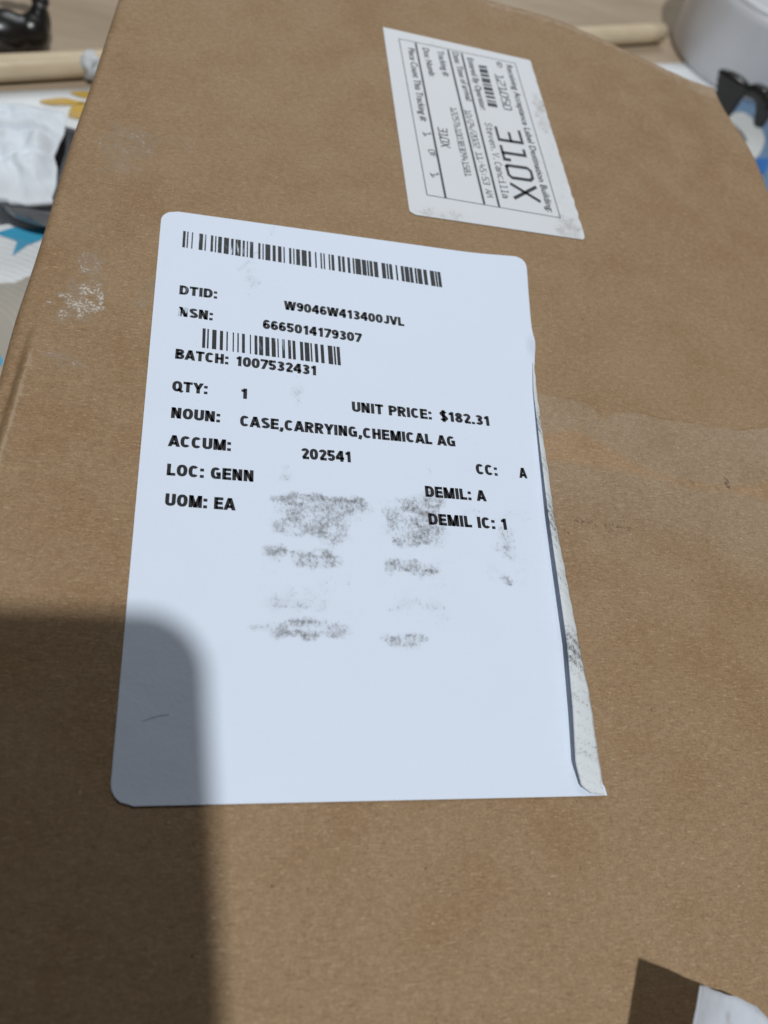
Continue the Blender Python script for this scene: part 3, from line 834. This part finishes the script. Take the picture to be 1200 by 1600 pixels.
def ribbon(name, pts, wd, parent, closed=False, mat=INK2, z=SZ):
    pts = list(pts) + ([pts[0]] if closed else [])
    polys = stroke_polys(pts, wd)
    verts, faces = [], []
    for pl in polys:
        k = len(verts); verts += [(p.x, p.y, z) for p in pl]; faces.append(list(range(k, k + len(pl))))
    return ink_obj(name, verts, faces, mat, parent)
ribbon('printed_frame', SMALL_FRAME, 0.28, small, True)
for a, b in SMALL_RULES: ribbon('printed_rule', (a, b), 0.75, small)
bl_, br_, tr_, tl_ = SMALL_BARCODE[0], SMALL_BARCODE[3], SMALL_BARCODE[2], SMALL_BARCODE[1]
fr = [(0, .06), (.085, .19), (.215, .28), (.315, .43), (.46, .50), (.53, .62), (.645, .71), (.745, .80), (.85, .885), (.91, 1)]
v, f = barcode((tl_, tr_, br_ if False else SMALL_BARCODE[3], SMALL_BARCODE[0]), fr, SZ)
ink_obj('barcode', v, f, INK2, small)

# ------------------------------------------------------------------ loose paper at the near right
def loose_paper():
    # far edge of the scrap from its curled-up tip (x, y, z) to where it lies flat, then down its left edge
    F = [Vector(p) for p in PAPER_EDGE]
    dl = Vector(PAPER_LEFT) - F[0]
    ends = F[-1] + Vector((16, -22, -F[-1].z + 0.2))
    F = F + [F[-1].lerp(ends, .5), ends]
    nu, nv = (len(F) - 1) * 4, 18
    verts, faces = [], []
    for j in range(nv + 1):
        v = j / nv
        for i in range(nu + 1):
            k, f = min(i // 4, len(F) - 2), (i - 4 * min(i // 4, len(F) - 2)) / 4
            p = F[k].lerp(F[k + 1], f)
            u = i / nu
            q = p + Vector((dl.x, dl.y, 0)) * (v * 6.0)
            z = p.z * (1 - 0.12 * v) + 0.35 * mnoise.noise((u * 7, v * 6, 3.0)) * min(1, p.z)
            verts.append((q.x + 0.2 * mnoise.noise((v * 7, u * 2, 1)), q.y + 0.25 * mnoise.noise((u * 9, 5, 1)) * (1 - v), max(0.15, z)))
    for j in range(nv):
        for i in range(nu):
            a = j * (nu + 1) + i
            faces.append([a, a + nu + 1, a + nu + 2, a + 1])
    m = mesh_from(verts, faces, origin=(verts[nu][0], verts[nu][1], 0.1))
    t = NT('loose_paper')
    c = t.mix(t.ramp(t.noise(220, 4), 0.35, 0.7), rgb(0.56, 0.58, 0.63), rgb(0.63, 0.65, 0.70))
    c = t.mix(t.ramp(t.noise(160, 3), 0.62, 0.75, 0, 0.6), c, rgb(0.36, 0.35, 0.35))
    mt = t.done(c, 0.6, 0.3)
    o = link('paper_sheet', m, mt, smooth=True)
    o.location = (verts[nu][0] * MM, verts[nu][1] * MM, 0.0001)
    sol = o.modifiers.new('thickness', 'SOLIDIFY'); sol.thickness = 0.00015
    tag(o, 'small piece of white paper lifting its corner off the box', 'paper')
loose_paper()

# ------------------------------------------------------------------ tablecloth and its print
ce0, ce1 = Vector(CLOTH_EDGE[0]), Vector(CLOTH_EDGE[2])
cd = (ce1 - ce0).normalized(); cn = Vector((cd.y, -cd.x))
def cloth():
    verts, faces = [], []
    nu, nv = 90, 70
    for j in range(nv + 1):
        for i in range(nu + 1):
            p = ce0 + cd * (-260 + 980 * i / nu) + cn * (640 * j / nv)
            e = mnoise.noise((i * 0.18, 1.0, 0)) * 1.6 * (1 - j / nv)
            z = TABLE_Z + 0.5 + 0.25 * mnoise.noise((p.x * 0.02, p.y * 0.02, 0))
            verts.append((p.x + cn.x * e, p.y + cn.y * e, z))
    for j in range(nv):
        for i in range(nu):
            a = j * (nu + 1) + i
            faces.append([a, a + nu + 1, a + nu + 2, a + 1])
    t = NT('white_vinyl')
    c = t.mix(t.ramp(t.noise(20, 3), 0.3, 0.7), rgb(0.80, 0.82, 0.83), rgb(0.86, 0.88, 0.90))
    t.bump(t.noise(900, 2), 0.3, 0.0002)
    o = link('tablecloth', mesh_from(verts, faces), t.done(c, 0.45, 0.4), smooth=True)
    sol = o.modifiers.new('thickness', 'SOLIDIFY'); sol.thickness = 0.0003
    return tag(o, 'white vinyl tablecloth printed with yellow, teal and blue flowers under the box', 'tablecloth')
tcloth = cloth()

def catmull(P, k=6):
    P = [Vector(p) for p in P]; n = len(P); out = []
    for i in range(n):
        p0, p1, p2, p3 = P[i - 1], P[i], P[(i + 1) % n], P[(i + 2) % n]
        for s in range(k):
            t = s / k
            out.append(0.5 * ((2 * p1) + (p2 - p0) * t + (2 * p0 - 5 * p1 + 4 * p2 - p3) * t * t + (3 * p1 - p0 - 3 * p2 + p3) * t ** 3))
    return out
def print_shape(name, poly, mat, dz, smooth=True):
    pts = catmull(poly) if smooth else [Vector(p) for p in poly]
    area = sum(pts[i].x * pts[(i + 1) % len(pts)].y - pts[(i + 1) % len(pts)].x * pts[i].y for i in range(len(pts)))
    if area < 0: pts = pts[::-1]
    o = link(name, mesh_from([(p.x, p.y, TABLE_Z + dz) for p in pts], [list(range(len(pts)))]), mat)
    o.parent = tcloth
    return o
YEL = plain('yellow_print', (0.58, 0.36, 0.055), 0.5, 0.4, 0.06)
TEALM = plain('teal_print', (0.06, 0.38, 0.60), 0.5, 0.4, 0.06)
BEIGEM = plain('beige_shade', (0.40, 0.365, 0.31), 0.5, 0.4, 0.05)
SLATEM = plain('slate_blue_print', (0.16, 0.25, 0.38), 0.5, 0.4, 0.08)
DEEP = plain('bright_blue_print', (0.035, 0.16, 0.46), 0.5, 0.4, 0.05)
PALEP = plain('pale_print', (0.66, 0.66, 0.64), 0.5, 0.4, 0.03)
for P in (YELLOW, YELLOW2, YELLOW3): print_shape('printed_petal', P, YEL, 1.2)
print_shape('printed_leaf', BLUE_LEAF, TEALM, 1.2, False)
print_shape('printed_leaf', TEAL, TEALM, 1.5)
print_shape('painted_shade', BEIGE, BEIGEM, 1.2)  # soft shadow on the cloth, put in as a flat beige patch
print_shape('printed_petal', BLUE_RING, SLATEM, 1.2)
print_shape('printed_petal', WHITE_OVAL, PALEP, 1.5)
print_shape('printed_petal', BLUE_DEEP, DEEP, 1.5)
print_shape('printed_petal', SLATE, SLATEM, 1.35)
# hair-fine printed arcs over the beige shade patch and by the petals
LINEM = plain('fine_grey_print', (0.62, 0.61, 0.58), 0.5)
def arcs(cx, cy, radii, a0, a1):
    verts, faces = [], []
    for rr in radii:
        pts = [(cx + rr * math.cos(math.radians(a)), cy + rr * math.sin(math.radians(a))) for a in np.linspace(a0, a1, 20)]
        for pl in stroke_polys(pts, 0.2):
            k = len(verts); verts += [(p.x, p.y, TABLE_Z + 1.7) for p in pl]; faces.append(list(range(k, k + len(pl))))
    o = link('printed_lines', mesh_from(verts, faces), LINEM); o.parent = tcloth
arcs(-84, 226, [20 + 3.2 * i for i in range(14)], -20, 95)
arcs(-50, 398, [14 + 2.0 * i for i in range(6)], 190, 260)

# ------------------------------------------------------------------ wooden rod beyond the box
def rod():
    a = Vector(ROD[0]); b = Vector(ROD[1]); d = (b - a).normalized()
    a2 = a - d * 260; b2 = b + d * 6
    r = 6.8
    bm = bmesh.new()
    prev = None
    N = 28; K = 40
    rings = []
    for k in range(K + 1):
        c = a2.lerp(b2, k / K)
        ring = []
        edge = 0.93 if k in (0, K) else 1.0
        for i in range(N):
            an = 2 * math.pi * i / N
            nrm = Vector((-d.y, d.x))
            rr = r * edge
            off = nrm * (rr * math.cos(an))
            ring.append(bm.verts.new(((c.x + off.x) * MM, (c.y + off.y) * MM, (TABLE_Z + r + 0.1 + rr * math.sin(an)) * MM)))
        rings.append(ring)
    for k in range(K):
        for i in range(N):
            bm.faces.new([rings[k][i], rings[k + 1][i], rings[k + 1][(i + 1) % N], rings[k][(i + 1) % N]])
    bm.faces.new(rings[0]); bm.faces.new(rings[-1][::-1])
    bmesh.ops.recalc_face_normals(bm, faces=bm.faces[:])
    t = NT('varnished_wood')
    v = t.mapping((3, 40, 40), (0, 0, -math.atan2(d.y, d.x)))
    g = t.noise(4.0, 5, 0.6, v)
    c = t.mix(t.ramp(g, 0.3, 0.7), rgb(0.60, 0.47, 0.31), rgb(0.70, 0.58, 0.41))
    o = link('wooden_rod', bm_mesh(bm), t.done(c, 0.32, 0.5), smooth=True)
    tag(o, 'pale round wooden rod lying on the table behind the box', 'rod')
rod()

# ------------------------------------------------------------------ white tub
def lathe(profile, N=64):
    """surface of revolution about z from (r, z) points, open or closed at the axis"""
    verts, faces = [], []
    for r, z in profile:
        for i in range(N):
            a = 2 * math.pi * i / N
            verts.append((r * math.cos(a), r * math.sin(a), z))
    for k in range(len(profile) - 1):
        for i in range(N):
            faces.append([k * N + i, k * N + (i + 1) % N, (k + 1) * N + (i + 1) % N, (k + 1) * N + i])
    m = mesh_from(verts, faces)
    return m
def tub():
    root = tag(empty('plastic_tub', (419.7, 589.5, TABLE_Z + 0.8)), 'round white plastic tub behind the far right corner of the box', 'tub')
    R0, R1, H = 56.8, 62.3, 61.7
    wm = plain('white_plastic', (0.70, 0.70, 0.73), 0.30, 0.5, 0.03, 25)
    prof = [(0.01, 0.0), (R0 - 3, 0.0), (R0 - .8, .8), (R0, 3)] + [(R0 + (R1 - R0) * t, 3 + (H - 6) * t) for t in np.linspace(.1, 1, 8)] + \
           [(R1 - 1.6, H - 3), (R1 - 2.5, H - 8), (R0 - 2, 6), (R0 - 4, 2.4), (0.01, 2.2)]
    link('tub_body', lathe(prof), wm, root, smooth=True)
    lidm = plain('white_lid', (0.75, 0.76, 0.78), 0.35, 0.5, 0.02, 25)
    lp = [(R1 - .6, H - 2.6), (R1 - .2, H - .4), (R1 - 1.4, H + .5), (R1 - 5, H + .3), (R1 - 6, H - .6), (0.01, H - .6)]
    link('lid', lathe(lp), lidm, root, smooth=True)
tub()

# ------------------------------------------------------------------ grey bowl and folded towel
def bowl():
    bx, by = BOWL_POS
    root = tag(empty('grey_bowl', (bx, by, TABLE_Z + 1.6)), 'smoky grey glossy plastic bowl under the white wrapping', 'bowl')
    Rb, Hb = 32.0, 17.0
    out = [(0.01, 0.0), (14, 0.0), (17, .6)] + [(17 + (Rb - 17) * math.sin(a), 1 + (Hb - 1) * (1 - math.cos(a))) for a in np.linspace(.15, math.pi / 2, 12)]
    inn = [(r - 1.8, z + 1.0) for r, z in reversed(out[3:])] + [(0.01, 1.8)]
    t = NT('smoky_plastic')
    mt = t.done(rgb(0.14, 0.14, 0.15), 0.12, 0.6)
    link('bowl_body', lathe(out + [(Rb - .4, Hb + .8)] + inn), mt, root, smooth=True)
bowl()

def towel():
    P = [Vector(p) for p in TOWEL_QUAD]      # left-near, right-near, right-far, left-far
    nu, nv = 80, 80
    bm = bmesh.new(); V = {}
    cx = sum(p.x for p in P) / 4; cy = sum(p.y for p in P) / 4
    zb = TABLE_Z + 20.6
    def ztop(u, v):
        edge = min(u * 1.3, (1 - u), v, (1 - v) * 1.1)
        r = smooth01(np.array(edge / 0.22)).item()
        n1 = mnoise.noise((u * 2.3 + .6, v * 2.0, 4.1)); n2 = mnoise.noise((u * 5 + 2, v * 6.5 + u * 2, 1.1)); n3 = mnoise.noise((u * 13, v * 15, 2.1))
        z = 2.5 + 8 * r ** 0.7 + (4.5 * n1 + 2.2 * n2 + .7 * n3) * (0.25 + r)
        # sharp tucks
        for v0, sl, dp, wd in ((0.60, 0.10, 4.0, .022), (0.80, -0.16, 2.5, .02), (0.30, 0.35, 2.0, .025)):
            z -= dp * math.exp(-((v - v0 - sl * (u - .5)) / wd) ** 2) * r * smooth01(np.array(u * 2)).item()
        return max(0.7, z)
    for side in (0, 1):
        for j in range(nv + 1):
            for i in range(nu + 1):
                u, v = i / nu, j / nv
                p = P[0].lerp(P[1], u).lerp(P[3].lerp(P[2], u), v)
                w = 2.6 * mnoise.noise((u * 3, v * 3, 9.0)) + 1.0 * mnoise.noise((u * 9, v * 9, 5.0))
                onrim = i in (0, nu) or j in (0, nv)
                zz = ztop(u, v) if side == 0 else 0.0
                if side == 1 and onrim: V[(1, i, j)] = V[(0, i, j)]; continue
                V[(side, i, j)] = bm.verts.new(((p.x + w - cx) * MM, (p.y + w - cy) * MM, zz * MM))
    for side in (0, 1):
        for j in range(nv):
            for i in range(nu):
                q = [V[(side, i, j)], V[(side, i + 1, j)], V[(side, i + 1, j + 1)], V[(side, i, j + 1)]]
                try: bm.faces.new(q if side == 0 else q[::-1])
                except ValueError: pass
    t = NT('white_wrapping')
    c = t.mix(t.ramp(t.noise(30, 3), 0.3, 0.7), rgb(0.74, 0.78, 0.83), rgb(0.80, 0.85, 0.91))
    t.bump(t.noise(260, 4), 0.4, 0.0008)
    o = link('crumpled_wrapping', bm_mesh(bm), t.done(c, 0.6, 0.35), smooth=True)
    o.location = (cx * MM, cy * MM, (zb + .1) * MM)
    tag(o, 'crumpled white wrapping resting on the grey bowl left of the box', 'wrapping')
towel()

# ------------------------------------------------------------------ black things
BLACK = plain('black_plastic', (0.013, 0.011, 0.010), 0.3, 0.5, 0.4, 120)
def blob(name, balls, mat, parent, res=0.0012):
    """one continuous lump from overlapping ellipsoids"""
    bm = bmesh.new()
    for (x, y, z, rx, ry, rz, az) in balls:
        bmesh.ops.create_icosphere(bm, subdivisions=3, radius=1.0,
            matrix=Matrix.Translation((x * MM, y * MM, z * MM)) @ Matrix.Rotation(az, 4, 'Z') @ Matrix.Diagonal((rx * MM, ry * MM, rz * MM, 1)))
    o = link(name, bm_mesh(bm), mat, parent, smooth=True)
    rm = o.modifiers.new('fuse', 'REMESH'); rm.mode = 'VOXEL'; rm.voxel_size = res; rm.use_smooth_shade = True
    sm_ = o.modifiers.new('soft', 'SMOOTH'); sm_.iterations = 6; sm_.factor = 0.6
    return o
kx, ky = KNOB_POS
knob = tag(empty('black_clamp', (kx, ky, TABLE_Z)), 'shiny black plastic clamp lying beyond the rod at far left', 'clamp')
blob('clamp_body', [(-6, -4, 11, 17, 12, 11, .3), (9, 2, 10, 9, 9, 10, 0), (12, 9, 12, 6, 9, 11, 0)], BLACK, knob)
blob('clamp_arm', [(12, 14, 13, 5, 6, 5, 0), (11, 22, 16, 5, 6, 4, 0), (7, 29, 17, 5, 5, 4, 0), (0, 32, 17, 5, 4, 4, 0), (-8, 32, 16, 6, 4, 4, 0)], BLACK, knob)
knobm = plain('dark_grey_rubber', (0.075, 0.065, 0.06), 0.3, 0.5, 0.3, 90)
blob('clamp_jaw', [(-8, -11, 9, 13, 6, 9, .2), (-14, -8, 13, 7, 6, 8, .2)], knobm, knob)

def clip():
    """a chunky arched black clip standing on the cloth"""
    bx, by = STRAP_POS
    root = tag(empty('black_clip', (bx, by, TABLE_Z + 1.8)), 'arched black plastic clip beside the white tub', 'clip')
    sx, sy = 0.81, -0.58            # across the view
    leg = []
    for k in range(9):
        q = k / 8
        a = -7.0 * q; wdt = 4.0 + 9.0 * q ** 0.8
        leg.append((a * sx, a * sy, 3 + 31 * q, wdt, 4.0, 4.5, math.atan2(sy, sx)))
    blob('clip_leg', leg, BLACK, root, 0.0009)
    arm = []
    for a, z, r in ((6, 33, 4.5), (10, 35, 5.5), (14, 35, 6), (18, 33, 6.2), (21, 29, 6.2), (23, 24, 5.6), (24, 20, 4.8)):
        arm.append((a * sx, a * sy, z, r, r * .8, r, math.atan2(sy, sx)))
    blob('clip_arm', arm, BLACK, root, 0.0009)
clip()

# a scrap of crumpled tissue by the rod
def tissue():
    tx, ty = TISSUE_POS
    bm = bmesh.new()
    bmesh.ops.create_icosphere(bm, subdivisions=4, radius=1.0)
    for v in bm.verts:
        n = v.co.copy()
        k = 1 + 0.45 * mnoise.noise(n * 1.7 + Vector((3, 1, 2))) + 0.22 * mnoise.noise(n * 4.5)
        v.co = Vector((n.x * 5 * k, n.y * 6 * k, max(-7.5, n.z * 8 * k))) * MM
    o = link('crumpled_tissue', bm_mesh(bm), plain('tissue_paper', (0.60, 0.62, 0.63), 0.8, 0.2, 0.05), smooth=True)
    o.location = (tx * MM, ty * MM, (TABLE_Z + 8.4) * MM)
    tag(o, 'small crumpled white tissue between the rod and the box', 'tissue')
tissue()

# ------------------------------------------------------------------ the phone the picture is taken with (its shadow falls on the box)
def phone():
    Rr, Tp = 19.0, 20.6          # lens to right edge, lens to top edge (mm)
    Wp, Hp, Dp = 74.0, 156.0, 8.6
    root = empty('smartphone')
    root.matrix_world = cam.matrix_world.copy()
    tag(root, 'black smartphone held above the box, outside the picture', 'phone')
    def rounded(name, x0, x1, y0, y1, z0, z1, rad, mat, bev=1.2):
        bm = bmesh.new()
        pts = []
        for cx, cy, a0 in ((x1 - rad, y1 - rad, 0), (x0 + rad, y1 - rad, 90), (x0 + rad, y0 + rad, 180), (x1 - rad, y0 + rad, 270)):
            for k in range(11):
                a = math.radians(a0 + 9 * k); pts.append((cx + rad * math.cos(a), cy + rad * math.sin(a)))
        bot = [bm.verts.new((x * MM, y * MM, z0 * MM)) for x, y in pts]
        top = [bm.verts.new((x * MM, y * MM, z1 * MM)) for x, y in pts]
        bm.faces.new(bot[::-1]); bm.faces.new(top)
        n = len(pts)
        for i in range(n): bm.faces.new([bot[i], bot[(i + 1) % n], top[(i + 1) % n], top[i]])
        o = link(name, bm_mesh(bm), mat, root)
        b = o.modifiers.new('bevel', 'BEVEL'); b.width = bev * MM; b.segments = 3; b.limit_method = 'ANGLE'
        return o
    case = plain('phone_black', (0.02, 0.02, 0.022), 0.4, 0.5)
    glass = plain('phone_glass', (0.004, 0.004, 0.005), 0.06, 0.5)
    x1, y1 = Rr, Tp
    rounded('phone_body', x1 - Wp, x1, y1 - Hp, y1, 2.5, 2.5 + Dp, 12.0, case, 2.0)
    rounded('camera_bump', x1 - 24, x1 - 3, y1 - 28, y1 - 7, 1.5, 2.6, 4.0, glass, 0.3)
    rounded('screen', x1 - Wp + 2.5, x1 - 2.5, y1 - Hp + 2.5, y1 - 2.5, 2.4 + Dp, 2.8 + Dp, 10.0, glass, 0.2)
phone()
